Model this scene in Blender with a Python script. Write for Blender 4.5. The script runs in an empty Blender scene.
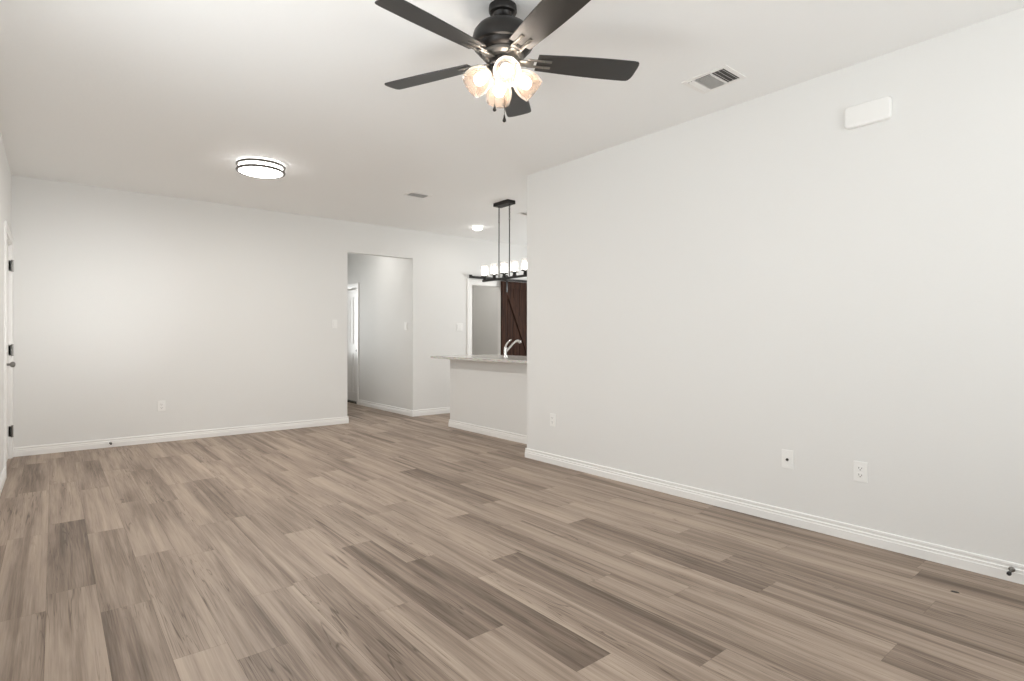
import bpy, bmesh, math, random
from mathutils import Vector, Matrix
random.seed(7)
sc = bpy.context.scene
col = sc.collection
PI = math.pi

# ------------------------------------------------------------------ camera
cam_d = bpy.data.cameras.new('camera')
cam_d.sensor_width = 36.0
cam_d.lens = 559.66 * 36.0 / 1024.0
cam_d.shift_y = -3.46 / 1024.0
cam_d.clip_start = 0.02
cam = bpy.data.objects.new('camera', cam_d)
cam.location = (0, 0, 1.17)
cam.rotation_euler = (PI / 2, math.radians(-0.05), math.radians(-39.317))
col.objects.link(cam)
sc.camera = cam

# ------------------------------------------------------------------ world, exposure, added area lamps for daylight
w = bpy.data.worlds.new('world'); sc.world = w; w.use_nodes = True
w.node_tree.nodes['Background'].inputs['Color'].default_value = (0.885, 0.93, 0.95, 1)
w.node_tree.nodes['Background'].inputs['Strength'].default_value = 2.5
sc.view_settings.view_transform = 'Standard'
sc.view_settings.look = 'None'
sc.view_settings.gamma = 1.0
sc.view_settings.use_curve_mapping = False
sc.view_settings.exposure = 0.07
sc.cycles.max_bounces = 14
sc.cycles.diffuse_bounces = 9
sc.cycles.glossy_bounces = 4
sc.cycles.transparent_max_bounces = 12
sc.cycles.sample_clamp_indirect = 6.0
sc.cycles.caustics_reflective = False
sc.cycles.caustics_refractive = False
sc.cycles.use_denoising = True

def area(name, loc, direction, sx, sy, power, color, spread=180):
    l = bpy.data.lights.new(name, 'AREA'); l.shape = 'RECTANGLE'
    l.size = sx; l.size_y = sy; l.energy = power; l.color = color
    l.spread = math.radians(spread)
    o = bpy.data.objects.new(name, l); o.location = loc
    o.rotation_euler = Vector(direction).to_track_quat('-Z', 'Y').to_euler()
    col.objects.link(o)
    return o
def point(name, loc, power, color, r=0.03):
    l = bpy.data.lights.new(name, 'POINT'); l.energy = power; l.color = color; l.shadow_soft_size = r
    o = bpy.data.objects.new(name, l); o.location = loc; col.objects.link(o)
    return o
DAY = (0.975, 0.99, 0.985)
WARM = (1.0, 0.925, 0.84)
area('added_daylight_behind', (1.55, -1.53, 1.45), (-0.15, 1, 0.0), 2.3, 1.5, 2, DAY)  # added lamp for daylight entering from behind the camera
area('added_ceiling_uplight', (1.55, -1.52, 1.40), (0.0, 1, 1.0), 2.3, 1.3, 44, DAY)  # added lamp, tilted up to brighten the ceiling
area('added_side_light', (-0.27, 2.1, 1.4), (1, 0.8, 0.9), 2.0, 1.5, 30, DAY)  # added lamp for light from the left, tilted up towards the ceiling
area('added_wall_patch_beam', (1.0, -1.50, 1.5), (-0.085, 1, 0.008), 0.6, 0.5, 1.25, DAY, 15)  # added narrow lamp that makes the soft bright patch on the back wall
area('added_kitchen_light', (7.13, 5.75, 1.6), (-1, 0, -0.05), 1.2, 1.0, 36, DAY)  # added lamp that brightens the kitchen from out of view
area('added_hall_light', (3.4, 10.9, 1.5), (0.0, -1, 0), 0.5, 1.4, 7.5, DAY, 75)  # added lamp near the hall end wall, which has no opening

# ------------------------------------------------------------------ materials
def mat(name, color, rough=0.5, metal=0.0, spec=0.5, emit=None, estr=0.0):
    m = bpy.data.materials.new(name); m.use_nodes = True
    b = m.node_tree.nodes['Principled BSDF']
    b.inputs['Base Color'].default_value = (*color, 1)
    b.inputs['Roughness'].default_value = rough
    b.inputs['Metallic'].default_value = metal
    b.inputs['Specular IOR Level'].default_value = spec
    if emit:
        b.inputs['Emission Color'].default_value = (*emit, 1)
        b.inputs['Emission Strength'].default_value = estr
    return m
def nd(m, t, **kw):
    n = m.node_tree.nodes.new(t)
    for k, v in kw.items(): setattr(n, k, v)
    return n
def lk(m, a, b): m.node_tree.links.new(a, b)
def bump(m, scale, strength, dist=0.002, detail=3.0):
    tc = nd(m, 'ShaderNodeTexCoord'); n = nd(m, 'ShaderNodeTexNoise')
    n.inputs['Scale'].default_value = scale; n.inputs['Detail'].default_value = detail
    bp = nd(m, 'ShaderNodeBump'); bp.inputs['Strength'].default_value = strength
    bp.inputs['Distance'].default_value = dist
    lk(m, tc.outputs['Object'], n.inputs['Vector']); lk(m, n.outputs['Fac'], bp.inputs['Height'])
    lk(m, bp.outputs['Normal'], m.node_tree.nodes['Principled BSDF'].inputs['Normal'])
    return m
M_WALL = bump(mat('wall_paint', (0.785, 0.785, 0.772), 0.62, spec=0.3), 70, 0.18, 0.002)
M_CEIL = bump(mat('ceiling_paint', (0.90, 0.905, 0.90), 0.75, spec=0.2), 45, 0.25, 0.003)
M_TRIM = mat('trim_paint', (0.87, 0.865, 0.85), 0.32, spec=0.45)
M_DOOR = mat('door_paint', (0.84, 0.83, 0.81), 0.28, spec=0.5)
M_PLASTIC = mat('white_plastic', (0.87, 0.87, 0.855), 0.35)
M_VENTW = mat('vent_enamel', (0.87, 0.86, 0.84), 0.4)
M_SLOT = mat('dark_slot', (0.05, 0.045, 0.04), 0.7)
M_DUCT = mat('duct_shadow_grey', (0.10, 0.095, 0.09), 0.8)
M_BLACK = mat('black_metal', (0.018, 0.016, 0.015), 0.38, metal=0.3)
M_BRONZE = mat('bronze_metal', (0.05, 0.045, 0.04), 0.3, metal=0.75)
M_IRON = mat('brushed_pewter', (0.19, 0.18, 0.165), 0.3, metal=0.8)
M_RING = mat('ring_bronze', (0.11, 0.1, 0.09), 0.35, metal=0.6)
M_NICKEL = mat('satin_nickel', (0.26, 0.25, 0.235), 0.3, metal=0.95)
M_CHROME = mat('chrome', (0.78, 0.77, 0.75), 0.12, metal=1.0)
M_BULB = mat('bulb_glow', (1, 1, 1), 0.4, emit=(1.0, 0.9, 0.78), estr=40)
M_BULBC = mat('candle_bulb_glow', (1, 1, 1), 0.4, emit=(1.0, 0.93, 0.84), estr=14)
M_DIFF = mat('lit_diffuser', (1, 1, 1), 0.4, emit=(1.0, 0.97, 0.93), estr=9)
M_DIFFK = mat('lit_kitchen_diffuser', (1, 1, 1), 0.4, emit=(1.0, 0.97, 0.93), estr=10)
M_DARKSTRIP = mat('dark_door_strip', (0.03, 0.028, 0.018), 0.5)
M_RUBBER = mat('dark_rubber', (0.03, 0.03, 0.03), 0.6)

# satin blade paint with faint wood grain
M_BLADE = mat('blade_satin_black', (0.005, 0.0045, 0.004), 0.43, spec=1.0)
def glass_mat(name, tint, transp, rough=0.15, transl=0.55):
    m = bpy.data.materials.new(name); m.use_nodes = True
    nt = m.node_tree; nt.nodes.clear()
    out = nd(m, 'ShaderNodeOutputMaterial')
    tr = nd(m, 'ShaderNodeBsdfTransparent'); tr.inputs[0].default_value = (1, 1, 1, 1)
    tl = nd(m, 'ShaderNodeBsdfTranslucent'); tl.inputs[0].default_value = (*tint, 1)
    gl = nd(m, 'ShaderNodeBsdfGlossy'); gl.inputs[0].default_value = (1, 1, 1, 1); gl.inputs['Roughness'].default_value = rough
    df = nd(m, 'ShaderNodeBsdfDiffuse'); df.inputs[0].default_value = (*tint, 1)
    m1 = nd(m, 'ShaderNodeMixShader'); m1.inputs[0].default_value = 1 - transl
    lk(m, tl.outputs[0], m1.inputs[1]); lk(m, df.outputs[0], m1.inputs[2])
    lw = nd(m, 'ShaderNodeLayerWeight'); lw.inputs[0].default_value = 0.35 if rough < .5 else 0.12
    m2 = nd(m, 'ShaderNodeMixShader'); lk(m, lw.outputs['Fresnel'], m2.inputs[0])
    lk(m, m1.outputs[0], m2.inputs[1]); lk(m, gl.outputs[0], m2.inputs[2])
    m3 = nd(m, 'ShaderNodeMixShader')
    mr = nd(m, 'ShaderNodeMapRange'); mr.inputs['To Min'].default_value = transp; mr.inputs['To Max'].default_value = transp * 0.3
    lk(m, lw.outputs['Facing'], mr.inputs['Value'])
    lk(m, mr.outputs[0], m3.inputs[0]); lk(m, m2.outputs[0], m3.inputs[1]); lk(m, tr.outputs[0], m3.inputs[2])
    lk(m, m3.outputs[0], out.inputs[0])
    return m
M_SHADE = glass_mat('frosted_amber_glass', (0.32, 0.245, 0.195), 0.56, 0.6)
M_CLEAR = glass_mat('seeded_clear_glass', (0.97, 0.96, 0.94), 0.72, 0.08)
M_PANE = glass_mat('window_glass', (0.95, 0.97, 1.0), 0.93, 0.03)

# granite
M_GRANITE = mat('speckled_granite', (0.6, 0.58, 0.54), 0.18)
def _granite(m):
    tc = nd(m, 'ShaderNodeTexCoord'); a = nd(m, 'ShaderNodeTexNoise'); a.inputs['Scale'].default_value = 55; a.inputs['Detail'].default_value = 6
    v = nd(m, 'ShaderNodeTexVoronoi'); v.inputs['Scale'].default_value = 90
    r = nd(m, 'ShaderNodeValToRGB'); e = r.color_ramp.elements
    e[0].position = 0.36; e[0].color = (0.42, 0.40, 0.36, 1); e[1].position = 0.62; e[1].color = (0.80, 0.79, 0.76, 1)
    k = r.color_ramp.elements.new(0.46); k.color = (0.66, 0.64, 0.60, 1)
    mx = nd(m, 'ShaderNodeMix', data_type='RGBA', blend_type='MULTIPLY'); mx.inputs[0].default_value = 0.25
    lk(m, tc.outputs['Object'], a.inputs['Vector']); lk(m, tc.outputs['Object'], v.inputs['Vector'])
    lk(m, a.outputs['Fac'], r.inputs[0]); lk(m, r.outputs[0], mx.inputs[6]); lk(m, v.outputs['Color'], mx.inputs[7])
    lk(m, mx.outputs[2], m.node_tree.nodes['Principled BSDF'].inputs['Base Color'])
_granite(M_GRANITE)

# dark stained barn door wood, grain along Z
M_BARN = mat('walnut_stained_wood', (0.06, 0.03, 0.018), 0.7, spec=0.15)
def _barn(m):
    tc = nd(m, 'ShaderNodeTexCoord'); mp = nd(m, 'ShaderNodeMapping'); mp.inputs['Scale'].default_value = (22, 22, 1.3)
    n = nd(m, 'ShaderNodeTexNoise'); n.inputs['Scale'].default_value = 1.6; n.inputs['Detail'].default_value = 6
    r = nd(m, 'ShaderNodeValToRGB'); e = r.color_ramp.elements
    e[0].position = 0.3; e[0].color = (0.014, 0.006, 0.004, 1); e[1].position = 0.72; e[1].color = (0.060, 0.026, 0.015, 1)
    lk(m, tc.outputs['Object'], mp.inputs[0]); lk(m, mp.outputs[0], n.inputs['Vector']); lk(m, n.outputs['Fac'], r.inputs[0])
    lk(m, r.outputs[0], m.node_tree.nodes['Principled BSDF'].inputs['Base Color'])
_barn(M_BARN)

# vinyl plank floor: attribute 'plank' = (tone, shift, streak)
def floor_mat():
    m = mat('oak_vinyl_planks', (0.4, 0.33, 0.27), 0.5, spec=0.35)
    B = m.node_tree.nodes['Principled BSDF']
    at = nd(m, 'ShaderNodeAttribute', attribute_name='plank')
    sep = nd(m, 'ShaderNodeSeparateColor'); lk(m, at.outputs['Color'], sep.inputs[0])
    tc = nd(m, 'ShaderNodeTexCoord')
    off = nd(m, 'ShaderNodeCombineXYZ')
    mul = nd(m, 'ShaderNodeMath', operation='MULTIPLY'); mul.inputs[1].default_value = 37.0
    mul2 = nd(m, 'ShaderNodeMath', operation='MULTIPLY'); mul2.inputs[1].default_value = 53.0
    lk(m, sep.outputs[1], mul.inputs[0]); lk(m, sep.outputs[2], mul2.inputs[0])
    lk(m, mul.outputs[0], off.inputs[0]); lk(m, mul2.outputs[0], off.inputs[1]); lk(m, mul.outputs[0], off.inputs[2])
    add = nd(m, 'ShaderNodeVectorMath', operation='ADD')
    lk(m, tc.outputs['Object'], add.inputs[0]); lk(m, off.outputs[0], add.inputs[1])
    def noise(scale_xy, sc_, det, rough=0.5, dist=0.0):
        mp = nd(m, 'ShaderNodeMapping'); mp.inputs['Scale'].default_value = scale_xy
        n = nd(m, 'ShaderNodeTexNoise'); n.inputs['Scale'].default_value = sc_
        n.inputs['Detail'].default_value = det; n.inputs['Roughness'].default_value = rough; n.inputs['Distortion'].default_value = dist
        lk(m, add.outputs[0], mp.inputs[0]); lk(m, mp.outputs[0], n.inputs['Vector']); return n.outputs['Fac']
    broad = noise((10, 0.55, 1), 1.0, 2.0, 0.5, 0.4)       # soft broad streaks along the plank
    mid = noise((36, 1.0, 1), 1.0, 4.0, 0.6, 0.9)         # cathedral-like streaks
    fine = noise((210, 5, 1), 1.0, 3.0, 0.6)              # fine grain
    def rng(v, a, b, c, d):
        r = nd(m, 'ShaderNodeMapRange'); r.inputs['From Min'].default_value = a; r.inputs['From Max'].default_value = b
        r.inputs['To Min'].default_value = c; r.inputs['To Max'].default_value = d; lk(m, v, r.inputs['Value']); return r.outputs[0]
    def mth(op, a, b):
        n = nd(m, 'ShaderNodeMath', operation=op)
        for i, q in enumerate((a, b)):
            if isinstance(q, (int, float)): n.inputs[i].default_value = q
            else: lk(m, q, n.inputs[i])
        return n.outputs[0]
    t = mth('ADD', sep.outputs[0], rng(broad, 0.3, 0.7, -0.24, 0.32))
    t = mth('ADD', t, rng(mid, 0.3, 0.75, -0.19, 0.26))
    t = mth('ADD', t, rng(fine, 0.25, 0.75, -0.12, 0.14))
    # dark grain lines: narrow band of a wave-like noise
    line = noise((16, 0.55, 1), 1.0, 2.0, 0.5, 1.6)
    band = nd(m, 'ShaderNodeMath', operation='PINGPONG'); band.inputs[1].default_value = 0.07
    lk(m, line, band.inputs[0])
    thin = rng(band.outputs[0], 0.0, 0.016, 1.0, 0.0)
    msk = rng(noise((6, 1.1, 1), 1.0, 1.0), 0.47, 0.62, 0.0, 1.0)
    t = mth('ADD', t, mth('MULTIPLY', mth('MULTIPLY', thin, msk), 0.42))
    r = nd(m, 'ShaderNodeValToRGB'); e = r.color_ramp.elements
    e[0].position = 0.0; e[0].color = (0.470, 0.375, 0.300, 1)
    e[1].position = 1.0; e[1].color = (0.115, 0.082, 0.060, 1)
    k = e.new(0.35); k.color = (0.365, 0.285, 0.225, 1)
    k = e.new(0.70); k.color = (0.222, 0.166, 0.128, 1)
    lk(m, t, r.inputs[0]); lk(m, r.outputs[0], B.inputs['Base Color'])
    bp = nd(m, 'ShaderNodeBump'); bp.inputs['Strength'].default_value = 0.12; bp.inputs['Distance'].default_value = 0.001
    lk(m, fine, bp.inputs['Height']); lk(m, bp.outputs[0], B.inputs['Normal'])
    return m
M_FLOOR = floor_mat()
M_SEAM = mat('plank_seam', (0.16, 0.12, 0.09), 0.7)

# ------------------------------------------------------------------ mesh helpers
def box(bm, x0, x1, y0, y1, z0, z1, bev=0.0, M=None):
    vs = [bm.verts.new((x, y, z)) for z in (z0, z1) for y in (y0, y1) for x in (x0, x1)]
    fs = [(0, 2, 3, 1), (4, 5, 7, 6), (0, 1, 5, 4), (2, 6, 7, 3), (0, 4, 6, 2), (1, 3, 7, 5)]
    F = [bm.faces.new([vs[i] for i in f]) for f in fs]
    if bev:
        es = list({e for f in F for e in f.edges})
        r = bmesh.ops.bevel(bm, geom=es, offset=bev, segments=2, affect='EDGES', profile=0.5)
        vs = list({v for f in r['faces'] for v in f.verts} | {v for v in vs if v.is_valid})
    if M is not None: bmesh.ops.transform(bm, matrix=M, verts=vs)
    return vs
def frame_to(d):
    d = Vector(d).normalized()
    return d.to_track_quat('Z', 'Y').to_matrix().to_4x4()
def lathe(bm, prof, M=Matrix(), seg=32, wave=0.0, nw=0):
    rings = []
    for r, z in prof:
        if r < 1e-6: rings.append([bm.verts.new(M @ Vector((0, 0, z)))]); continue
        ring = []
        for i in range(seg):
            a = 2 * PI * i / seg
            rr = r * (1 + wave * math.cos(nw * a)) if nw else r
            ring.append(bm.verts.new(M @ Vector((rr * math.cos(a), rr * math.sin(a), z))))
        rings.append(ring)
    for A, B in zip(rings, rings[1:]):
        for i in range(seg):
            j = (i + 1) % seg
            if len(A) == 1 and len(B) == 1: continue
            if len(A) == 1: bm.faces.new((A[0], B[j], B[i]))
            elif len(B) == 1: bm.faces.new((A[i], A[j], B[0]))
            else: bm.faces.new((A[i], A[j], B[j], B[i]))
def cyl(bm, p0, p1, r0, r1=None, seg=20):
    p0, p1 = Vector(p0), Vector(p1); r1 = r0 if r1 is None else r1
    L = (p1 - p0).length
    lathe(bm, [(0, 0), (r0, 0), (r1, L), (0, L)], Matrix.Translation(p0) @ frame_to(p1 - p0), seg)
def tube(bm, pts, rad, seg=12):
    pts = [Vector(p) for p in pts]; n = len(pts)
    if not hasattr(rad, '__len__'): rad = [rad] * n
    rings = []; ref = None
    for i, p in enumerate(pts):
        d = (pts[min(i + 1, n - 1)] - pts[max(i - 1, 0)]).normalized()
        if ref is None: ref = d.orthogonal().normalized()
        ref = (ref - d * ref.dot(d)).normalized(); b = d.cross(ref)
        rings.append([bm.verts.new(p + (ref * math.cos(2 * PI * k / seg) + b * math.sin(2 * PI * k / seg)) * rad[i]) for k in range(seg)])
    for A, B in zip(rings, rings[1:]):
        for k in range(seg): bm.faces.new((A[k], A[(k + 1) % seg], B[(k + 1) % seg], B[k]))
    bm.faces.new(rings[0][::-1]); bm.faces.new(rings[-1])
def torus(bm, M, R, r, segs=40, rs=12, sy=1.0):
    V = []
    for i in range(segs):
        a = 2 * PI * i / segs
        V.append([bm.verts.new(M @ Vector(((R + r * math.cos(b)) * math.cos(a), (R + r * math.cos(b)) * math.sin(a) * sy, r * math.sin(b)))) for b in [2 * PI * k / rs for k in range(rs)]])
    for i in range(segs):
        A, B = V[i], V[(i + 1) % segs]
        for k in range(rs): bm.faces.new((A[k], B[k], B[(k + 1) % rs], A[(k + 1) % rs]))
def sweep(bm, prof, p0, p1, out):
    """extrude a (depth, height) profile from p0 to p1; depth along 'out'"""
    p0, p1, out = Vector(p0), Vector(p1), Vector(out)
    A = [bm.verts.new(p0 + out * d + Vector((0, 0, h))) for d, h in prof]
    B = [bm.verts.new(p1 + out * d + Vector((0, 0, h))) for d, h in prof]
    n = len(prof)
    for i in range(n): bm.faces.new((A[i], A[(i + 1) % n], B[(i + 1) % n], B[i]))
    bm.faces.new(A[::-1]); bm.faces.new(B)
def bez(pts, n=14):
    pts = [Vector(p) for p in pts]; o = []
    for i in range(n + 1):
        t = i / n; q = pts[:]
        while len(q) > 1: q = [a.lerp(b, t) for a, b in zip(q, q[1:])]
        o.append(q[0])
    return o
def obj(name, bm, m, parent=None, smooth=False, loc=None):
    bmesh.ops.recalc_face_normals(bm, faces=bm.faces)
    me = bpy.data.meshes.new(name); bm.to_mesh(me); bm.free()
    me.materials.append(m)
    if smooth:
        for p in me.polygons: p.use_smooth = True
        me.set_sharp_from_angle(angle=math.radians(38))
    o = bpy.data.objects.new(name, me); col.objects.link(o)
    if parent: o.parent = parent
    if loc: o.location = loc
    return o
def NB(): return bmesh.new()
def thing(name, label, cat, loc=(0, 0, 0), rotz=0.0, group=None, kind=None):
    o = bpy.data.objects.new(name, None); o.empty_display_size = 0.05; col.objects.link(o)
    o.location = loc; o.rotation_euler = (0, 0, rotz)
    if label: o['label'] = label
    if cat: o['category'] = cat
    if group: o['group'] = group
    if kind: o['kind'] = kind
    return o
def tag(o, label, cat, group=None):
    o['label'] = label; o['category'] = cat
    if group: o['group'] = group
    return o
def struct(o): o['kind'] = 'structure'; return o

# ------------------------------------------------------------------ dimensions
H = 2.74
XL, XR, YB, YR, YN = -0.318, 3.566, 7.288, 4.124, -1.6
T = 0.115
XK = 7.2      # far kitchen wall
XH0, XH1 = 3.083, 4.085   # hallway opening
OZ = 2.324
YH = 11.0
PX0, PX1, PZ = 5.127, 5.775, 2.016   # pantry opening
YP = 8.95

def wall_x(name, x0, x1, y0, y1, z0, z1, holes):
    """wall running along X (thickness y0..y1); holes = (a0,a1,z0,z1)"""
    bm = NB()
    xs = sorted({x0, x1, *[h[0] for h in holes], *[h[1] for h in holes]})
    zs = sorted({z0, z1, *[h[2] for h in holes], *[h[3] for h in holes]})
    for a, b in zip(xs, xs[1:]):
        for c, d in zip(zs, zs[1:]):
            mx, mz = (a + b) / 2, (c + d) / 2
            if any(h[0] < mx < h[1] and h[2] < mz < h[3] for h in holes): continue
            box(bm, a, b, y0, y1, c, d)
    return struct(obj(name, bm, M_WALL))
def wall_y(name, x0, x1, y0, y1, z0, z1, holes):
    bm = NB()
    ys = sorted({y0, y1, *[h[0] for h in holes], *[h[1] for h in holes]})
    zs = sorted({z0, z1, *[h[2] for h in holes], *[h[3] for h in holes]})
    for a, b in zip(ys, ys[1:]):
        for c, d in zip(zs, zs[1:]):
            my, mz = (a + b) / 2, (c + d) / 2
            if any(h[0] < my < h[1] and h[2] < mz < h[3] for h in holes): continue
            box(bm, x0, x1, a, b, c, d)
    return struct(obj(name, bm, M_WALL))

# ------------------------------------------------------------------ floor of planks
def build_floor():
    PW, PL = 0.18, 1.22
    bm = NB(); cl = bm.loops.layers.float_color.new('plank')
    # joint offset (any y of a joint) and tones by plank start, per row index (row 0 starts at x=-0.205)
    joints = {0: 3.105, 1: 3.295, 2: 2.94, 3: 2.345, 4: 2.195, 5: 2.69, 6: 2.716, 7: 3.42, 8: 3.0, 9: 2.59,
              10: 2.21, 11: 2.335, 12: 3.05, 13: 2.72, 14: 3.16, 15: 2.49, 16: 1.568, 17: 1.95, 18: 1.45, 19: 0.871, 20: 2.116}
    tones = {(0, 3.105): .36, (0, 1.885): .58, (1, 4.515): .34, (1, 3.295): .72, (1, 2.075): .36, (2, 4.16): .36, (2, 2.94): .72, (2, 1.72): .60,
             (3, 3.565): .36, (3, 2.345): .36, (3, 1.125): .22, (4, 3.415): .45, (4, 2.195): .45, (4, .975): .42, (5, 3.91): .44, (5, 2.69): .5, (5, 1.47): .4,
             (6, 3.936): .62, (6, 2.716): .58, (6, 1.496): .3, (7, 3.42): .3, (7, 2.2): .3, (7, .98): .28,
             (8, 3.0): .3, (8, 1.78): .76, (8, .56): .28, (8, 4.22): .32, (9, 3.81): .34, (9, 2.59): .3, (9, 1.37): .76, (9, .15): .3,
             (10, 2.21): .32, (10, .99): .32, (11, 2.335): .3, (11, 1.115): .7, (11, -.105): .28, (12, 3.05): .32, (12, 1.83): .6, (12, .61): .34,
             (13, 2.72): .34, (13, 1.5): .38, (14, 3.16): .68, (14, 1.94): .34, (14, .72): .4, (15, 2.49): .32, (15, 1.27): .72, (15, .05): .4,
             (16, 1.568): .3, (16, .348): .66, (17, 1.95): .3, (17, .73): .42, (18, 1.45): .4, (19, .871): .4, (19, -.349): .74, (20, 2.116): .45, (20, .896): .7}
    x = -0.205 - 3 * PW; row = -3
    rnd = random.Random(11)
    while x < XK + 0.1:
        off = joints.get(row, rnd.uniform(0, PL))
        y = off - PL * math.ceil((off - (YN - 0.1)) / PL)
        while y < YH:
            tone = None
            for (r, s), tv in tones.items():
                if r == row and abs(s - y) < 0.03: tone = tv
            if tone is None: tone = rnd.choice([.32, .35, .38, .4, .42, .46, .5, .58])
            tone = .34 + (tone - .34) * .76; c = (tone, rnd.random(), rnd.random(), 1)
            g = 0.0006
            ny = 1
            vs = [bm.verts.new(v) for v in ((x + g, y + g, 0), (x + PW - g, y + g, 0), (x + PW - g, y + PL - g, 0), (x + g, y + PL - g, 0))]
            f = bm.faces.new(vs); f.material_index = 0
            for l in f.loops: l[cl] = c
            y += PL
        x += PW; row += 1
    # substrate just below, showing in the seams
    a, b, c, d = -0.9, XK + 0.2, YN - 0.2, YH + 0.2
    vs = [(a, c), (b, c), (b, d), (a, d)]
    lo = [bm.verts.new((p[0], p[1], -0.10)) for p in vs]; hi = [bm.verts.new((p[0], p[1], -0.0012)) for p in vs]
    fs = [bm.faces.new(hi), bm.faces.new(lo[::-1])] + [bm.faces.new((lo[i], lo[(i + 1) % 4], hi[(i + 1) % 4], hi[i])) for i in range(4)]
    for f in fs:
        f.material_index = 1
    me = bpy.data.meshes.new('floor'); bm.to_mesh(me); bm.free()
    me.materials.append(M_FLOOR); me.materials.append(M_SEAM)
    o = bpy.data.objects.new('floor', me); col.objects.link(o); struct(o)
build_floor()

# ------------------------------------------------------------------ ceiling and walls
bm = NB(); box(bm, XL - 0.4, XK + 0.2, YN - 0.2, YH + 0.2, H, H + 0.12); struct(obj('ceiling', bm, M_CEIL))
DY0, DY1, DZ = 6.285, 7.215, 2.06     # door opening in the left wall
wall_y('wall_left', XL - T, XL, YN - T, YB + T, -0.001, H, [(DY0, DY1, -0.001, DZ), (1.0, 3.2, 0.6, 2.2)])
wall_x('wall_back', XL - T, XK, YB, YB + T, -0.001, H, [(XH0, XH1, -0.001, OZ), (PX0, PX1, -0.001, PZ)])
wall_x('wall_near', XL - T, XR + T, YN - T, YN, -0.001, H, [(0.4, 2.7, 0.7, 2.2)])
wall_y('wall_right', XR, XR + T, YN, YR, -0.001, H, [])
wall_x('wall_kitchen_near', XR + T, XK, YR - T, YR, -0.001, H, [])
wall_y('wall_kitchen_right', XK, XK + T, YR - T, YB + T, -0.001, H, [(5.15, 6.35, 1.1, 2.1)])
wall_y('wall_hall_left', XH0 - T, XH0, YB + T, YH, -0.001, H, [])
HD0, HD1, HZ = 9.235, 10.06, 2.045    # door in the right wall of the hall
wall_y('wall_hall_right', XH1, XH1 + T, YB + T, YH, -0.001, H, [(HD0, HD1, -0.001, HZ)])
wall_x('wall_hall_end', XH0 - T, XH1 + 0.6, YH, YH + T, -0.001, H, [])
wall_y('wall_beyond_hall_door', XH1 + 0.5, XH1 + 0.5 + T, YP + T, YH, -0.001, H, [])
wall_x('wall_pantry_back', XH1 + T, 6.45, YP, YP + T, -0.001, H, [])
wall_y('wall_pantry_right', 6.35, 6.35 + T, YB + T, YP, -0.001, H, [])

# ------------------------------------------------------------------ baseboards
BB = [(0, 0), (.015, 0), (.015, .046), (.012, .050), (.012, .062), (.0075, .066), (.0075, .074), (.0095, .078), (.0085, .087), (.006, .090), (0, .090)]
def baseboard(name, p0, p1, out):
    bm = NB(); sweep(bm, BB, (*p0, 0), (*p1, 0), (*out, 0)); return struct(obj(name, bm, M_TRIM))
baseboard('baseboard_right', (XR, YN), (XR, YR + .014), (-1, 0))
baseboard('baseboard_right_end', (XR, YR), (XR + T, YR), (0, 1))
baseboard('baseboard_back', (XL, YB), (XH0 + .014, YB), (0, -1))
baseboard('baseboard_back_kitchen', (XH1 - .014, YB), (PX0 - .09, YB), (0, -1))
baseboard('baseboard_back_pantry_side', (PX1 + .09, YB), (XK, YB), (0, -1))
baseboard('baseboard_left', (XL, YN), (XL, DY0 - .07), (1, 0))
baseboard('baseboard_hall_jamb', (XH0, YB), (XH0, YB + T), (1, 0))
baseboard('baseboard_hall_right', (XH1, YB), (XH1, HD0 - .075), (-1, 0))
baseboard('baseboard_hall_right_far', (XH1, HD1 + .075), (XH1, YH), (-1, 0))
baseboard('baseboard_hall_left', (XH0, YB + T), (XH0, YH), (1, 0))
baseboard('baseboard_near', (XL, YN), (XR, YN), (0, 1))
baseboard('baseboard_pantry', (XH1 + T, YP), (6.35, YP), (0, -1))

# ------------------------------------------------------------------ casings (trim)
def casing(name, axis, plane, out, a0, a1, z1, wd=0.062, th=0.016):
    """stepped casing round an opening a0..a1 up to z1; the profile runs from the opening outward"""
    bm = NB()
    P = [(0, 0), (0, th * .62), (wd * .12, th * .75), (wd * .5, th * .8), (wd * .56, th), (wd * .95, th), (wd, th * .8), (wd, 0)]
    def V(u, t, z):
        q = plane + out * t
        return bm.verts.new((q, u, z) if axis == 'y' else (u, q, z))
    e = .004
    chains = [[], [], [], []]
    for d, t in P:
        chains[0].append(V(a0 + e - d, t, 0)); chains[1].append(V(a0 + e - d, t, z1 - e + d))
        chains[2].append(V(a1 - e + d, t, z1 - e + d)); chains[3].append(V(a1 - e + d, t, 0))
    for A, B in zip(chains, chains[1:]):
        for k in range(len(P)):
            l = (k + 1) % len(P); bm.faces.new((A[k], A[l], B[l], B[k]))
    bm.faces.new(chains[0]); bm.faces.new(chains[3][::-1])
    return struct(obj(name, bm, M_TRIM))
casing('trim_1', 'y', XL, 1, DY0, DY1, DZ, wd=.07)
casing('trim_2', 'y', XH1, -1, HD0, HD1, HZ, wd=.07)
casing('trim_3', 'x', YB, -1, PX0, PX1, PZ, wd=.085)

# jamb linings
def jamb(name, axis, a0, a1, z1, p0, p1, t=.018):
    bm = NB()
    for u0, u1, c, d in ((a0, a0 + t, 0, z1), (a1 - t, a1, 0, z1), (a0 + t, a1 - t, z1 - t, z1)):
        if axis == 'y': box(bm, p0, p1, u0, u1, c, d)
        else: box(bm, u0, u1, p0, p1, c, d)
    return struct(obj(name, bm, M_TRIM))
jamb('trim_4', 'y', DY0, DY1, DZ, XL - T, XL)
jamb('trim_5', 'y', HD0, HD1, HZ, XH1, XH1 + T)
jamb('trim_6', 'x', PX0, PX1, PZ, YB, YB + T)

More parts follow.
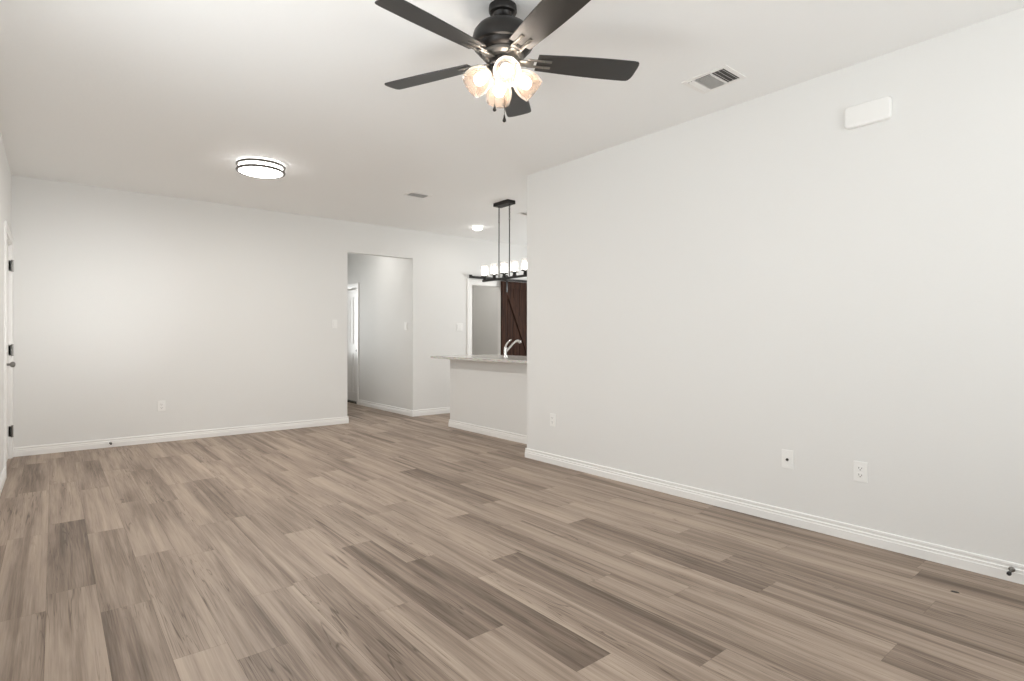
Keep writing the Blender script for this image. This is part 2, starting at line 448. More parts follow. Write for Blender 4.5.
# ------------------------------------------------------------------ panelled doors
def panel_slab(w_, h_, th, rows=((.16, .86), (1.02, 1.86)), cols=2):
    """slab in local coords: x 0..w, y 0..th (front at y=0 side facing -y), z 0..h with recessed panels on both faces"""
    bm = NB()
    st = .11
    gap = .1
    box(bm, 0, w_, .008, th - .008, 0, h_)
    cw = (w_ - 2 * st - gap * (cols - 1)) / cols
    xs = [0, st]
    for c in range(cols):
        xs += [st + c * (cw + gap) + cw, st + (c + 1) * (cw + gap)]
    xs = xs[:-1] + [w_]
    for y0, y1 in ((0, .008), (th - .008, th)):
        for c in range(cols + 1):
            box(bm, xs[2 * c], xs[2 * c + 1], y0, y1, 0, h_)
        zz = [0] + [z for r in rows for z in r] + [h_]
        for c in range(cols):
            x0, x1 = xs[2 * c + 1], xs[2 * c + 2]
            for k in range(0, len(zz), 2): box(bm, x0, x1, y0, y1, zz[k], zz[k + 1])
            for r in rows:
                m = .035
                yy0, yy1 = (y0 + .003, y1) if y0 == 0 else (y0, y1 - .003)
                box(bm, x0 + m, x1 - m, yy0, yy1, r[0] + m, r[1] - m, 0.0)
    return bm
def knob_bm(out_len=.05, ball=.026):
    bm = NB()
    lathe(bm, [(0, 0), (.03, 0), (.031, .004), (.026, .009), (.012, .012), (.010, .022), (.011, out_len - ball * .6),
               (ball * .75, out_len - ball * .45), (ball, out_len + ball * .05), (ball * .92, out_len + ball * .5), (ball * .55, out_len + ball * .8), (0, out_len + ball * .85)], seg=24)
    return bm

# left wall door: hinged at the far side, seen at a grazing angle
d1 = thing('door_1', None, None, (0, 0, 0), 0, kind='structure')
bm = panel_slab(DY1 - DY0 - .042, 2.025, .035)
Md = Matrix.Translation((XL - .052, DY0 + .021, .012)) @ Matrix(((0, 1, 0, 0), (1, 0, 0, 0), (0, 0, 1, 0), (0, 0, 0, 1)))
bmesh.ops.transform(bm, matrix=Md, verts=bm.verts)
obj('slab', bm, M_DOOR, d1)
k = knob_bm(.060, .025); bmesh.ops.transform(k, matrix=Matrix.Translation((XL - .017, 6.44, .93)) @ frame_to((1, 0, 0)), verts=k.verts)
ko = obj('knob', k, M_NICKEL, d1, True); ko['label'] = 'satin nickel round knob'
for z in (.26, 1.04, 1.85):
    hb = NB()
    cyl(hb, (XL + .011, DY1 - .006, z - .05), (XL + .011, DY1 - .006, z + .05), .0075, seg=12)
    box(hb, XL - .016, XL + .003, DY1 - .018, DY1 - .008, z - .05, z + .05)
    for dz in (-.053, .053): cyl(hb, (XL + .011, DY1 - .006, z + dz - .003), (XL + .011, DY1 - .006, z + dz + .003), .009, seg=12)
    ho = obj('hinge', hb, M_NICKEL, d1, True)
# hall door, recessed in the right wall of the hall
d2 = thing('door_2', None, None, kind='structure')
bm = panel_slab(HD1 - HD0 - .042, 2.0, .035)
Md = Matrix.Translation((XH1 + .078, HD0 + .021, .022)) @ Matrix(((0, 1, 0, 0), (1, 0, 0, 0), (0, 0, 1, 0), (0, 0, 0, 1)))
bmesh.ops.transform(bm, matrix=Md, verts=bm.verts)
obj('slab', bm, M_DOOR, d2)
k = knob_bm(.045, .022); bmesh.ops.transform(k, matrix=Matrix.Translation((XH1 + .078, HD0 + .09, .93)) @ frame_to((-1, 0, 0)), verts=k.verts)
obj('knob', k, M_NICKEL, d2, True)
bm = NB(); box(bm, XH1 + .002, XH1 + T, HD0 + .018, HD1 - .018, 0, .02, .002); ts = obj('floor_strip', bm, M_DARKSTRIP, d2); ts['label'] = 'dark strip under the hall door'  # dark strip along the floor under the hall door

# ------------------------------------------------------------------ unseen windows, added out of frame to let daylight in
def added_window(name, axis, plane, a0, a1, z0, z1, out):
    wdw = thing(name, None, None, kind='structure')
    bm = NB()
    t = .045
    def b(u0, u1, c, d, p0=0.03, p1=0.085):
        q0, q1 = sorted((plane - out * p0, plane - out * p1))
        if axis == 'y': box(bm, q0, q1, u0, u1, c, d)
        else: box(bm, u0, u1, q0, q1, c, d)
    m = (a0 + a1) / 2; zm = (z0 + z1) / 2
    for u0, u1, c, d in ((a0, a0 + t, z0, z1), (a1 - t, a1, z0, z1), (a0 + t, a1 - t, z0, z0 + t), (a0 + t, a1 - t, z1 - t, z1), (m - .03, m + .03, z0 + t, z1 - t)):
        b(u0, u1, c, d)
    b(a0 + t, m - .03, zm - .02, zm + .02); b(m + .03, a1 - t, zm - .02, zm + .02)
    obj('window_frame', bm, M_TRIM, wdw)
    bm = NB(); b(a0 + t, a1 - t, z0 + t, z1 - t, .055, .061); obj('pane', bm, M_PANE, wdw)
    bm = NB()
    q0, q1 = sorted((plane + out * .0, plane + out * .03))
    if axis == 'y': box(bm, q0, q1, a0 - .05, a1 + .05, z0 - .03, z0 - .002)
    else: box(bm, a0 - .05, a1 + .05, q0, q1, z0 - .03, z0 - .002)
    obj('window_sill', bm, M_TRIM, wdw)
added_window('added_window_1', 'x', YN, .4, 2.7, .7, 2.2, 1)
added_window('added_window_2', 'y', XL, 1.0, 3.2, .6, 2.2, 1)
added_window('added_window_3', 'y', XK, 5.15, 6.35, 1.1, 2.1, -1)

# ------------------------------------------------------------------ ceiling fan
FX, FY = 1.648, 2.083
fan = thing('ceiling_fan', 'black five-blade ceiling fan with four lit frosted glass shades', 'ceiling fan', (FX, FY, H))
def L(z): return z - H
bm = NB(); lathe(bm, [(0, 0), (.062, 0), (.066, -.004), (.067, -.028), (.062, -.037), (.048, -.041), (.046, -.044), (.042, -.056), (.030, -.065), (.014, -.068), (0, -.068)], seg=40)
obj('canopy', bm, M_BLACK, fan, True)
bm = NB(); cyl(bm, (0, 0, -.060), (0, 0, -.090), .0125); lathe(bm, [(0, -.078), (.022, -.078), (.026, -.084), (.026, -.091), (0, -.091)], seg=24)
obj('downrod', bm, M_BLACK, fan, True)
bm = NB(); lathe(bm, [(0, -.087), (.060, -.088), (.094, -.095), (.120, -.110), (.138, -.134), (.145, -.162), (.145, -.186), (.140, -.196), (.129, -.200), (.127, -.210), (.119, -.220), (.101, -.230), (0, -.232)], seg=56)
obj('motor_housing', bm, M_BLACK, fan, True)
bm = NB(); lathe(bm, [(0, -.229), (.098, -.230), (.098, -.244), (.085, -.256), (0, -.258)], seg=48)
obj('flywheel_plate', bm, M_IRON, fan, True)
bm = NB(); lathe(bm, [(0, -.256), (.060, -.257), (.063, -.261), (.063, -.284), (.056, -.292), (.048, -.296), (.048, -.320), (.040, -.332), (.018, -.342), (.010, -.352), (0, -.354)], seg=40)
obj('switch_housing', bm, M_BLACK, fan, True)
BR = .664; PH0 = 5.776; PIT = -.2037; BZ = L(2.485)
def blade_bm():
    bm = NB(); top = []; bot = []
    r0, r1 = .165, BR
    # outline (r, t): t>0 is the counter-clockwise side
    pts = []
    N = 14
    def half(u): return .055 + .0175 * math.sin(min(1, u * 1.15) * PI / 2)
    for i in range(N + 1):
        u = i / N; r = r0 + (r1 - .035 - r0) * u
        pts.append((r, -half(u)))
    for i in range(1, 9):     # rounded tip, clockwise side longer
        a = -PI / 2 + PI * i / 9
        c = math.cos(a); s = math.sin(a)
        rr = (r1 - .035) + .035 * (abs(c) ** .55) + .006 * (-s)
        tt = half(1) * (abs(s) ** .6) * (1 if s > 0 else -1)
        pts.append((rr, tt))
    for i in range(N, -1, -1):
        u = i / N; r = r0 + (r1 - .042 - r0) * u
        pts.append((r, half(u)))
    for (r, t) in pts:
        top.append(bm.verts.new((r, t, .003))); bot.append(bm.verts.new((r, t, -.003)))
    bm.faces.new(top); bm.faces.new(bot[::-1])
    n = len(pts)
    for i in range(n): bm.faces.new((bot[i], bot[(i + 1) % n], top[(i + 1) % n], top[i]))
    return bm
def iron_bm():
    bm = NB()
    # arm from flywheel, then a slotted two-finger bracket under the blade
    box(bm, .070, .135, -.021, .021, -.012, -.005, .002)
    box(bm, .125, .235, -.029, -.013, -.0075, -.0032, .0015)
    box(bm, .125, .235, .013, .029, -.0075, -.0032, .0015)
    box(bm, .118, .150, -.029, .029, -.0085, -.0032, .0015)
    for (x, y) in ((.205, -.021), (.205, .021), (.135, 0)):
        lathe(bm, [(0, -.0105), (.004, -.0100), (.0055, -.0072), (0, -.0072)], Matrix.Translation((x, y, 0)), seg=12)
    return bm
b0 = None
for kk in range(5):
    a = PH0 + kk * 2 * PI / 5
    if b0 is None:
        b = obj('blade', blade_bm(), M_BLADE, fan); i0 = obj('blade_iron', iron_bm(), M_IRON, b, True); b0 = b; i0['label'] = 'grey metal blade bracket'
        bev = b.modifiers.new('bev', 'BEVEL'); bev.width = .0015; bev.segments = 2; bev.angle_limit = 1.0
    else:
        b = b0.copy(); col.objects.link(b); b.parent = fan
        c = i0.copy(); col.objects.link(c); c.parent = b
    b.location = (0, 0, BZ)
    b.matrix_local = Matrix.Translation((0, 0, BZ)) @ Matrix.Rotation(a, 4, 'Z') @ Matrix.Rotation(PIT, 4, 'X')
# light kit
fwd = Vector((.634, .774, 0)); rt = Vector((.774, -.634, 0))
def shade_bm():
    bm = NB()
    outer = [(.024, 0), (.034, .008), (.047, .023), (.0575, .045), (.063, .067), (.0635, .086), (.060, .104), (.0585, .116)]
    inner = [(r - .003, z) for r, z in outer[::-1]]
    lathe(bm, outer + [(.0575, .1175)] + inner, seg=40, wave=.012, nw=10)
    return bm
sh0 = None
for kk in range(4):
    ang = math.radians(10 + 90 * kk)
    dirh = (-fwd * math.cos(ang) + rt * math.sin(ang)).normalized()
    ax = (dirh * math.sin(math.radians(50)) + Vector((0, 0, -math.cos(math.radians(50))))).normalized()
    base = dirh * .050 + Vector((0, 0, -.306))
    bm = NB()
    tube(bm, bez([dirh * .025 + Vector((0, 0, -.290)), dirh * .042 + Vector((0, 0, -.290)), base + ax * .008]), .009)
    lathe(bm, [(0, -.004), (.020, -.002), (.026, .006), (.027, .020), (.024, .024), (0, .024)], Matrix.Translation(base) @ frame_to(ax), 28)
    sk = obj('light_socket', bm, M_BLACK, fan, True)
    if sh0 is None:
        sh = obj('glass_shade', shade_bm(), M_SHADE, fan, True); sh0 = sh
        bb = NB(); lathe(bb, [(0, .0), (.013, .0), (.014, .012), (.020, .028), (.0275, .050), (.028, .062), (.022, .078), (.010, .086), (0, .088)], seg=24)
        bu = obj('bulb', bb, M_BULB, sh, True); bu0 = bu
    else:
        sh = sh0.copy(); col.objects.link(sh); sh.parent = fan
        bu = bu0.copy(); col.objects.link(bu); bu.parent = sh
    sh.matrix_local = Matrix.Translation(base + ax * .018) @ frame_to(ax)
    wp = Vector((FX, FY, H)) + base + ax * .075
    point('fan_bulb_light', wp, 32, WARM, .03)
def pull_chain(off, z1):
    bm = NB(); z = -.33
    p = rt * off[0] + fwd * off[1]
    tube(bm, [p * .8 + Vector((0, 0, -.30)), p + Vector((0, 0, -.312)), p + Vector((0, 0, z1 + .03))], .0012, 8)
    zz = -.32
    while zz > z1 + .03:
        lathe(bm, [(0, -.0022), (.0022, 0), (0, .0022)], Matrix.Translation((p.x, p.y, zz)), 8); zz -= .008
    o = obj('pull_chain', bm, M_BRONZE, fan, True)
    bm = NB(); lathe(bm, [(0, .034), (.003, .033), (.0045, .022), (.0085, .010), (.0085, .004), (.004, 0), (0, 0)], Matrix.Translation((p.x, p.y, z1)), 16)
    obj('pull', bm, M_BLACK, o, True)
pull_chain((.008, -.02), L(2.182))
pull_chain((-.040, .035), L(2.255))

# ------------------------------------------------------------------ flush ceiling light
def disk(name, loc, r, power, color):
    l = bpy.data.lights.new(name, 'AREA'); l.shape = 'DISK'; l.size = 2 * r; l.energy = power; l.color = color
    o = bpy.data.objects.new(name, l); o.location = loc; col.objects.link(o)
def ring_light():
    x, y = 1.451, 5.362
    t = thing('flush_ceiling_light', 'round flush ceiling light with two dark rings and lit white diffuser', 'ceiling light', (x, y, H))
    bm = NB(); lathe(bm, [(0, 0), (.175, 0), (.175, -.012), (0, -.012)], seg=56); obj('base_plate', bm, M_PLASTIC, t, True)
    bm = NB(); lathe(bm, [(0, -.012), (.180, -.012), (.184, -.018), (.184, -.074), (.181, -.082), (.165, -.088), (.10, -.094), (0, -.097)], seg=64); obj('diffuser', bm, M_DIFF, t, True)
    for z in (-.026, -.074):
        bm = NB(); lathe(bm, [(.186, z + .010), (.202, z + .010), (.207, z), (.202, z - .010), (.186, z - .010), (.186, z + .010)], seg=64); obj('ring', bm, M_RING, t, True)
    for a in (.4, 2.5, 4.6):
        bm = NB(); cyl(bm, (.194 * math.cos(a), .194 * math.sin(a), -.016), (.194 * math.cos(a), .194 * math.sin(a), -.070), .003, seg=8)
        obj('ring_post', bm, M_RING, t, True)
    disk('flush_light_lamp', (x, y, H - .105), .17, 27.0, (1, .97, .93))
ring_light()

def small_light(name, label, loc, lamp, power):
    t = thing(name, label, 'ceiling light', loc)
    bm = NB(); lathe(bm, [(0, 0), (.085, 0), (.085, -.006), (.078, -.010), (0, -.010)], seg=40); obj('trim_ring', bm, M_PLASTIC, t, True)
    bm = NB(); lathe(bm, [(0, -.010), (.066, -.010), (.070, -.020), (.066, -.036), (.045, -.046), (0, -.050)], seg=40); obj('diffuser', bm, M_DIFFK, t, True)
    disk(lamp, (loc[0], loc[1], H - .056), .06, power, (1, .96, .91))
small_light('kitchen_ceiling_light', 'small round white lit light on the kitchen ceiling', (4.66, 6.47, H), 'kitchen_light_lamp', 3)
small_light('hall_ceiling_light', 'small round lit light on the hallway ceiling', (3.5, 8.1, H), 'hall_light_lamp', 3.6)
small_light('pantry_added_light', 'unseen round lit light added on the pantry ceiling', (5.45, 8.1, H), 'pantry_added_lamp', 7)  # unseen fixture and lamp added to brighten the pantry

# ------------------------------------------------------------------ ceiling vents
def vent(loc, w_, l_, label, three_way=False):
    """w_ along X, l_ along Y"""
    t = thing('ceiling_vent', label, 'vent', loc)
    bm = NB(); f = .028
    hw, hl = w_ / 2, l_ / 2
    for x0, x1, y0, y1 in ((-hw, hw, -hl, -hl + f), (-hw, hw, hl - f, hl), (-hw, -hw + f, -hl + f, hl - f), (hw - f, hw, -hl + f, hl - f)):
        box(bm, x0, x1, y0, y1, -.006, 0, .0015)
    obj('frame', bm, M_VENTW, t)
    bm = NB(); box(bm, -hw + f, hw - f, -hl + f, hl - f, -.0012, -.0002); obj('duct_shade_sheet', bm, M_SLOT if not three_way else M_DUCT, t)  # dark sheet coloured as the shade inside the duct
    bm = NB()
    x0, x1, y0, y1 = -hw + f, hw - f, -hl + f, hl - f
    def slat_y(yc, a, b, tilt):     # slat running along X
        M = Matrix.Translation(((a + b) / 2, yc, -.007)) @ Matrix.Rotation(tilt, 4, 'X')
        box(bm, -(b - a) / 2, (b - a) / 2, -.0075, .0075, -.0006, .0006, M=M)
    def slat_x(xc, a, b, tilt):     # slat running along Y
        M = Matrix.Translation((xc, (a + b) / 2, -.007)) @ Matrix.Rotation(tilt, 4, 'Y')
        box(bm, -.0075, .0075, -(b - a) / 2, (b - a) / 2, -.0006, .0006, M=M)
    if three_way:
        # near third: slats along X; middle: slats along Y; far third: slats along X other way
        n1, n2 = y0 + (y1 - y0) * .35, y0 + (y1 - y0) * .82
        k = y0 + .009
        while k < n1 - .006: slat_y(k, x0, x1, .75); k += .026
        k = n2 + .010
        while k < y1 - .004: slat_y(k, x0, x1, -.5); k += .019
        k = x0 + .008
        while k < x1 - .003: slat_x(k, n1 + .004, n2 - .004, -.75); k += .0118
        box(bm, x0, x1, n1 - .003, n1 + .003, -.012, -.001); box(bm, x0, x1, n2 - .003, n2 + .003, -.012, -.001)
    else:
        k = y0 + .010
        while k < y1 - .004: slat_y(k, x0, x1, .85); k += .024
    obj('louvers', bm, M_VENTW, t)
    for x in (-hw + .012, hw - .012):
        bm = NB(); cyl(bm, (x, 0, -.008), (x, 0, -.005), .004, seg=10); obj('screw', bm, M_VENTW, t)
    return t
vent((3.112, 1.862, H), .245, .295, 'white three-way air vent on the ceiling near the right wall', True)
vent((3.112, 5.445, H), .26, .17, 'small dark-slotted air vent on the ceiling past the fan')
vent((4.66, 5.40, H), .20, .13, 'ceiling vent half hidden at the right wall corner beside the chandelier')

# ------------------------------------------------------------------ chandelier over the peninsula
CX_, CY_ = 4.05, 5.09
ch = thing('linear_chandelier', 'black linear chandelier with five lit glass cylinder shades on two chains', 'chandelier', (CX_, CY_, H))
bm = NB(); box(bm, -.058, .058, -.136, .136, -.042, 0, .004); obj('canopy', bm, M_BLACK, ch)
for s in (-1, 1):
    y = s * .0975
    cb = NB()
    lathe(cb, [(0, -.041), (.010, -.041), (.010, -.048), (.004, -.052), (0, -.052)], Matrix.Translation((0, y, 0)), 12)
    z = -.060; i = 0
    while z > -.215:
        M = Matrix.Translation((0, y, z)) @ Matrix.Rotation(PI / 2 * (i % 2), 4, 'Z') @ Matrix.Rotation(PI / 2, 4, 'X')
        torus(cb, M @ Matrix.Scale(1.45, 4, (0, 1, 0)), .0085, .0026, 16, 6)
        z -= .0185; i += 1
    obj('chain', cb, M_BLACK, ch, True)
    rb = NB(); tube(rb, [(0, y, -.222), (0, y, -.868)], .006, 12); lathe(rb, [(0, -.213), (.008, -.216), (.008, -.230), (0, -.233)], Matrix.Translation((0, y, 0)), 12)
    torus(rb, Matrix.Translation((0, y, -.873)) @ Matrix.Rotation(PI / 2, 4, 'Y'), .010, .002, 16, 6)
    obj('rod', rb, M_BLACK, ch, True)
bm = NB(); box(bm, -.014, .014, -.415, .415, -.900, -.876, .002)
obj('bar', bm, M_BLACK, ch)
c0 = None
for i in range(5):
    y = (i - 2) * .189
    if c0 is None:
        bb = NB(); lathe(bb, [(0, -.876), (.024, -.876), (.026, -.868), (.020, -.862), (.020, -.838), (.046, -.834), (.048, -.828), (0, -.828)], seg=28)
        s0 = obj('candle_socket', bb, M_BLACK, ch, True)
        gb = NB(); lathe(gb, [(.044, -.827), (.045, -.700), (.0435, -.699), (.0425, -.826)], seg=36); g0 = obj('glass_shade', gb, M_CLEAR, ch, True)
        lb = NB(); lathe(lb, [(0, -.828), (.012, -.828), (.013, -.815), (.020, -.796), (.025, -.775), (.023, -.755), (.012, -.738), (0, -.732)], seg=20); l0 = obj('bulb', lb, M_BULBC, g0, True)
        c0 = s0; so, go = s0, g0
    else:
        so = s0.copy(); col.objects.link(so); so.parent = ch
        go = g0.copy(); col.objects.link(go); go.parent = ch
        lo = l0.copy(); col.objects.link(lo); lo.parent = go
    so.location = (0, y, 0); go.location = (0, y, 0)
    point('chandelier_bulb_light', (CX_, CY_ + y, H - .765), 3.8, WARM, .025)

# ------------------------------------------------------------------ kitchen peninsula
KX, KY1 = 4.01, 6.173
pen = thing('kitchen_peninsula', 'white painted kitchen peninsula with baseboard under the granite counter', 'kitchen counter', (KX, (YR + KY1) / 2, 0))
def pl(bm): bmesh.ops.transform(bm, matrix=Matrix.Translation((-KX, -(YR + KY1) / 2, 0)), verts=bm.verts); return bm
bm = NB(); box(bm, KX, KX + .12, YR + .002, KY1, 0, .890); obj('knee_wall', pl(bm), M_WALL, pen)
bm = NB(); sweep(bm, BB, (KX, YR + .004, 0), (KX, KY1 + .014, 0), (-1, 0, 0)); sweep(bm, BB, (KX, KY1, 0), (KX + .12, KY1, 0), (0, 1, 0)); obj('baseboard', pl(bm), M_TRIM, pen)
bm = NB(); sweep(bm, [(0, .872), (.012, .872), (.016, .890), (0, .890)], (KX, YR + .004, 0), (KX, KY1 + .014, 0), (-1, 0, 0)); obj('cove_moulding', pl(bm), M_TRIM, pen)
bm = NB(); box(bm, KX + .12, 4.72, YR + .002, KY1 - .02, .10, .889); box(bm, KX + .12, 4.66, YR + .002, KY1 - .03, 0, .10); obj('cabinet_box', pl(bm), M_DOOR, pen)
for i in range(4):
    y0 = YR + .03 + i * .48
    bm = NB(); box(bm, 4.7205, 4.738, y0, y0 + .46, .12, .875, .003); box(bm, 4.738, 4.742, y0 + .06, y0 + .40, .18, .815, .002)
    dd = obj('door', pl(bm), M_DOOR, pen)
    bm = NB(); hy = y0 + (.42 if i % 2 == 0 else .04); tube(bm, [(4.738, hy, .70), (4.765, hy, .70), (4.765, hy, .80), (4.738, hy, .80)], .005, 10); obj('handle', pl(bm), M_NICKEL, dd, True)
bm = NB(); box(bm, 3.83, 4.80, YR + .002, 6.37, .892, .922, .003)
tag(obj('countertop', bm, M_GRANITE), 'speckled light granite countertop overhanging the white peninsula', 'countertop')

fa = thing('kitchen_faucet', 'chrome single-lever faucet standing on the granite countertop', 'faucet', (4.175, 5.22, .922))
bm = NB(); lathe(bm, [(0, 0), (.027, 0), (.027, .005), (.021, .012), (.0175, .03), (.0165, .08), (.018, .115), (.015, .13), (0, .134)], seg=28); obj('body', bm, M_CHROME, fa, True)
bm = NB(); tube(bm, bez([(.005, 0, .07), (.05, 0, .105), (.10, 0, .16), (.15, 0, .208), (.185, 0, .215), (.215, 0, .205), (.228, 0, .178)], 22), [.011 + .004 * (i > 12) * min(1, (i - 12) / 4) for i in range(23)], 16); obj('spout', bm, M_CHROME, fa, True)
bm = NB(); tube(bm, bez([(0, 0, .12), (.005, 0, .16), (.04, 0, .195), (.088, 0, .215)], 14), [.0125 - .0045 * i / 14 for i in range(15)], 12); obj('lever', bm, M_CHROME, fa, True)

# ------------------------------------------------------------------ barn door and rail
BX0, BX1, BZ0, BZ1 = 5.69, 6.61, .02, 2.09
BY = YB - .062
bd = thing('barn_door', 'dark brown plank sliding barn door with diagonal brace on back wall', 'barn door', ((BX0 + BX1) / 2, BY, BZ0))
def bl(bm): bmesh.ops.transform(bm, matrix=Matrix.Translation((-(BX0 + BX1) / 2, -BY, -BZ0)), verts=bm.verts); return bm
bm = NB(); n = 7; pw = (BX1 - BX0) / n
for i in range(n): box(bm, BX0 + i * pw + .002, BX0 + (i + 1) * pw - .002, BY, BY + .020, BZ0, BZ1, .003)
obj('plank_panel', bl(bm), M_BARN, bd)
F = BY - .018; fw = .115
bm = NB(); box(bm, BX0, BX0 + fw, F, BY, BZ0, BZ1, .002); obj('stile', bl(bm), M_BARN, bd)
bm = NB(); box(bm, BX1 - fw, BX1, F, BY, BZ0, BZ1, .002); obj('stile', bl(bm), M_BARN, bd)
for z0 in (BZ0, 1.0, BZ1 - fw):
    if z0 == 1.0: continue
    bm = NB(); box(bm, BX0 + fw, BX1 - fw, F, BY, z0, z0 + fw, .002); obj('rail', bl(bm), M_BARN, bd)
# long diagonal from top left to bottom right
a = Vector((BX0 + fw, 0, BZ1 - fw)); b = Vector((BX1 - fw, 0, BZ0 + fw)); hw = .05
bm = NB()
quad = [(a.x, 1.875), (a.x, a.z), (a.x + .069, a.z), (b.x, .533), (b.x, .283)]
A = [bm.verts.new((x, F + .001, z)) for x, z in quad]; B_ = [bm.verts.new((x, BY, z)) for x, z in quad]
bm.faces.new(A); bm.faces.new(B_[::-1])
for i in range(5): bm.faces.new((A[i], A[(i + 1) % 5], B_[(i + 1) % 5], B_[i]))
obj('brace', bl(bm), M_BARN, bd)
for x in (BX0 + .10, BX1 - .10):
    bm = NB(); box(bm, x - .02, x + .02, F - .005, F, BZ1 - .18, BZ1 + .055, .001)
    Mw = Matrix.Translation((x, F + .004, 2.162)) @ frame_to((0, 1, 0))
    lathe(bm, [(0, -.008), (.030, -.008), (.034, -.006), (.034, -.001), (.0, -.001)], Mw, 24)
    obj('hanger', bl(bm), M_BLACK, bd, True)
rl = thing('barn_door_track', 'black flat sliding track on back wall above the pantry opening', 'door track', (5.95, YB, 2.118))
bm = NB(); box(bm, -.885, .95, -.052, -.046, -.020, .020, .001); obj('track_bar', bm, M_BLACK, rl)
for x in (-.80, -.35, .15, .55, .90):
    bm = NB(); cyl(bm, (x, -.060, 0), (x, -.001, 0), .010, seg=12); obj('standoff', bm, M_BLACK, rl)
for x in (-.865, .93):
    bm = NB(); box(bm, x - .022, x + .022, -.066, -.036, -.016, .034, .003); obj('end_stop', bm, M_BLACK, rl)

# pantry latch on the right casing of the opening
t = thing('door_latch', 'small white latch with dark tip beside the barn door edge', 'latch', (5.735, YB - .004, 1.66))
bm = NB(); box(bm, -.022, .012, -.012, .002, -.03, .03, .003); obj('latch_plate', bm, M_PLASTIC, t)
bm = NB(); box(bm, .012, .03, -.016, -.002, -.014, .014, .002); obj('latch_tip', bm, M_IRON, t)

# ------------------------------------------------------------------ wall plates (local: plate in XZ plane, front toward -Y)
def plate(bm, w_=.072, h_=.116):
    vs = box(bm, -w_ / 2, w_ / 2, -.006, 0, -h_ / 2, h_ / 2, .002)
def duplex(loc, rotz, label):
    t = thing('wall_outlet', label, 'outlet', loc, rotz)
    bm = NB(); plate(bm); obj('cover_plate', bm, M_PLASTIC, t)
    for z in (-.0195, .0195):
        bm = NB(); box(bm, -.017, .017, -.0085, -.006, z - .0145, z + .0145, .001); r = obj('receptacle', bm, M_PLASTIC, t)
        bm = NB(); box(bm, -.0085, -.0060, -.0090, -.0084, z - .002, z + .008); box(bm, .0060, .0085, -.0090, -.0084, z - .002, z + .006)
        cyl(bm, (0, -.0090, z - .008), (0, -.0084, z - .008), .0028, seg=12)
        obj('slots', bm, M_SLOT, r)
    bm = NB(); cyl(bm, (0, -.0075, 0), (0, -.006, 0), .003, seg=12); obj('screw', bm, M_PLASTIC, t)
    return t
def coax(loc, rotz, label):
    t = thing('cable_wall_plate', label, 'wall plate', loc, rotz)
    bm = NB(); plate(bm); obj('cover_plate', bm, M_PLASTIC, t)
    bm = NB(); lathe(bm, [(0, 0), (.0085, 0), (.0085, .003), (.006, .004), (.006, .010), (0, .010)], Matrix.Translation((0, -.006, -.002)) @ frame_to((0, -1, 0)), 16); obj('jack', bm, M_SLOT, t, True)
    for z in (-.041, .041):
        bm = NB(); cyl(bm, (0, -.0075, z), (0, -.006, z), .003, seg=10); obj('screw', bm, M_PLASTIC, t)
def switch(loc, rotz, label):
    t = thing('light_switch', label, 'light switch', loc, rotz)
    bm = NB(); plate(bm); obj('cover_plate', bm, M_PLASTIC, t)
    bm = NB(); box(bm, -.0165, .0165, -.009, -.006, -.033, .033, .001)
    obj('rocker', bm, M_PLASTIC, t)
RW = -PI / 2   # local -Y -> world -X (mounted on the right wall facing the room)
duplex((XR, 1.210, .403), RW, 'white double power outlet on right wall, the one nearest the camera')
coax((XR, 1.621, .405), RW, 'white cable jack plate with single dark hole on the right wall')
duplex((XR, 3.756, .405), RW, 'white outlet on right wall near its far corner by the peninsula')
duplex((.929, YB, .399), 0, 'white outlet low on the back wall left of the hallway opening')
switch((2.903, YB, 1.342), 0, 'white light switch on back wall just left of the hallway opening')
switch((XH1, 7.50, 1.335), RW, 'white light switch inside the hallway on its right wall')
t = thing('light_switch', 'white double light switch on back wall just left of the pantry casing', 'light switch', (4.905, YB, 1.325), 0)
bm = NB(); plate(bm, .118, .116); obj('cover_plate', bm, M_PLASTIC, t)
for dx in (-.023, .023):
    bm = NB(); box(bm, dx - .0165, dx + .0165, -.009, -.006, -.033, .033, .001); obj('rocker', bm, M_PLASTIC, t)

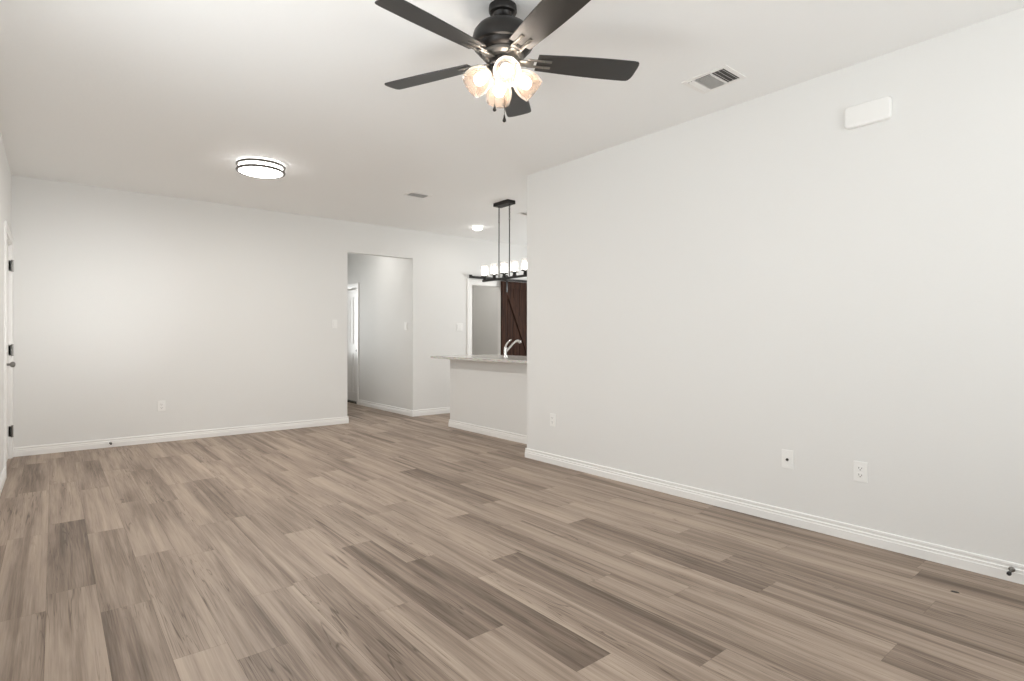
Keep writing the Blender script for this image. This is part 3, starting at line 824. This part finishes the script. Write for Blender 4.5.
# chime cover
t = thing('doorbell_chime', 'white rounded doorbell chime box high on the right wall', 'chime', (XR, 1.1735, 2.434), RW)
bm = NB()
W2, H2, D2 = .1165, .0625, .028
outl = []
rr = .022
for cx, cz, a0 in ((W2 - rr, H2 - rr, 0), (-W2 + rr, H2 - rr, PI / 2), (-W2 + rr, -H2 + rr, PI), (W2 - rr, -H2 + rr, 1.5 * PI)):
    for i in range(7):
        a = a0 + PI / 2 * i / 6; outl.append((cx + rr * math.cos(a), cz + rr * math.sin(a)))
rings = []
for s, d in ((1.0, 0), (1.0, D2 * .55), (.985, D2 * .82), (.95, D2 * .95), (.90, D2)):
    rings.append([bm.verts.new((x * (1 - (1 - s) * 1.0), -d, z * (1 - (1 - s) * 1.6))) for x, z in outl])
for A, B2 in zip(rings, rings[1:]):
    for i in range(len(A)): bm.faces.new((A[i], A[(i + 1) % len(A)], B2[(i + 1) % len(A)], B2[i]))
bm.faces.new(rings[0]); bm.faces.new(rings[-1][::-1])
obj('cover', bm, M_PLASTIC, t, True)

# door stops
def door_stop(loc, d, label, spring=True):
    t = thing('door_stop', label, 'door stop', loc)
    M = frame_to(d)
    bm = NB(); lathe(bm, [(0, 0), (.013, 0), (.013, .003), (.007, .008), (0, .009)], M, 16); obj('mount', bm, M_NICKEL, t, True)
    bm = NB(); pts = []
    for i in range(90):
        a = i * .7; pts.append(M @ Vector((.0048 * math.cos(a), .0048 * math.sin(a), .008 + .05 * i / 90)))
    tube(bm, pts, .0012, 6); obj('spring', bm, M_NICKEL, t, True)
    bm = NB(); lathe(bm, [(0, .056), (.008, .056), (.009, .062), (.009, .070), (.006, .074), (0, .075)], M, 16); obj('rubber_tip', bm, M_RUBBER, t, True)
door_stop((.467, YB - .0145, .045), (0, -1, 0), 'small spring door stop on the back wall baseboard')
door_stop((XR - .0145, .556, .060), (-1, .0, -.05), 'small metal door stop on the right wall baseboard')

# fleck on the floor
bm = NB()
outl = [(-.017, -.004), (-.006, -.009), (.010, -.007), (.019, .000), (.012, .007), (-.004, .006), (-.014, .004)]
lo = [bm.verts.new((x, y, 0)) for x, y in outl]; hi = [bm.verts.new((x * .7, y * .7, .003)) for x, y in outl]
bm.faces.new(lo[::-1]); bm.faces.new(hi)
for i in range(7): bm.faces.new((lo[i], lo[(i + 1) % 7], hi[(i + 1) % 7], hi[i]))
tag(obj('debris_chip', bm, M_SLOT, loc=(3.205, .700, .0002)), 'tiny dark chip of debris on the floor near the right wall', 'debris')
bpy.data.objects['debris_chip'].rotation_euler = (0, 0, -1.5)
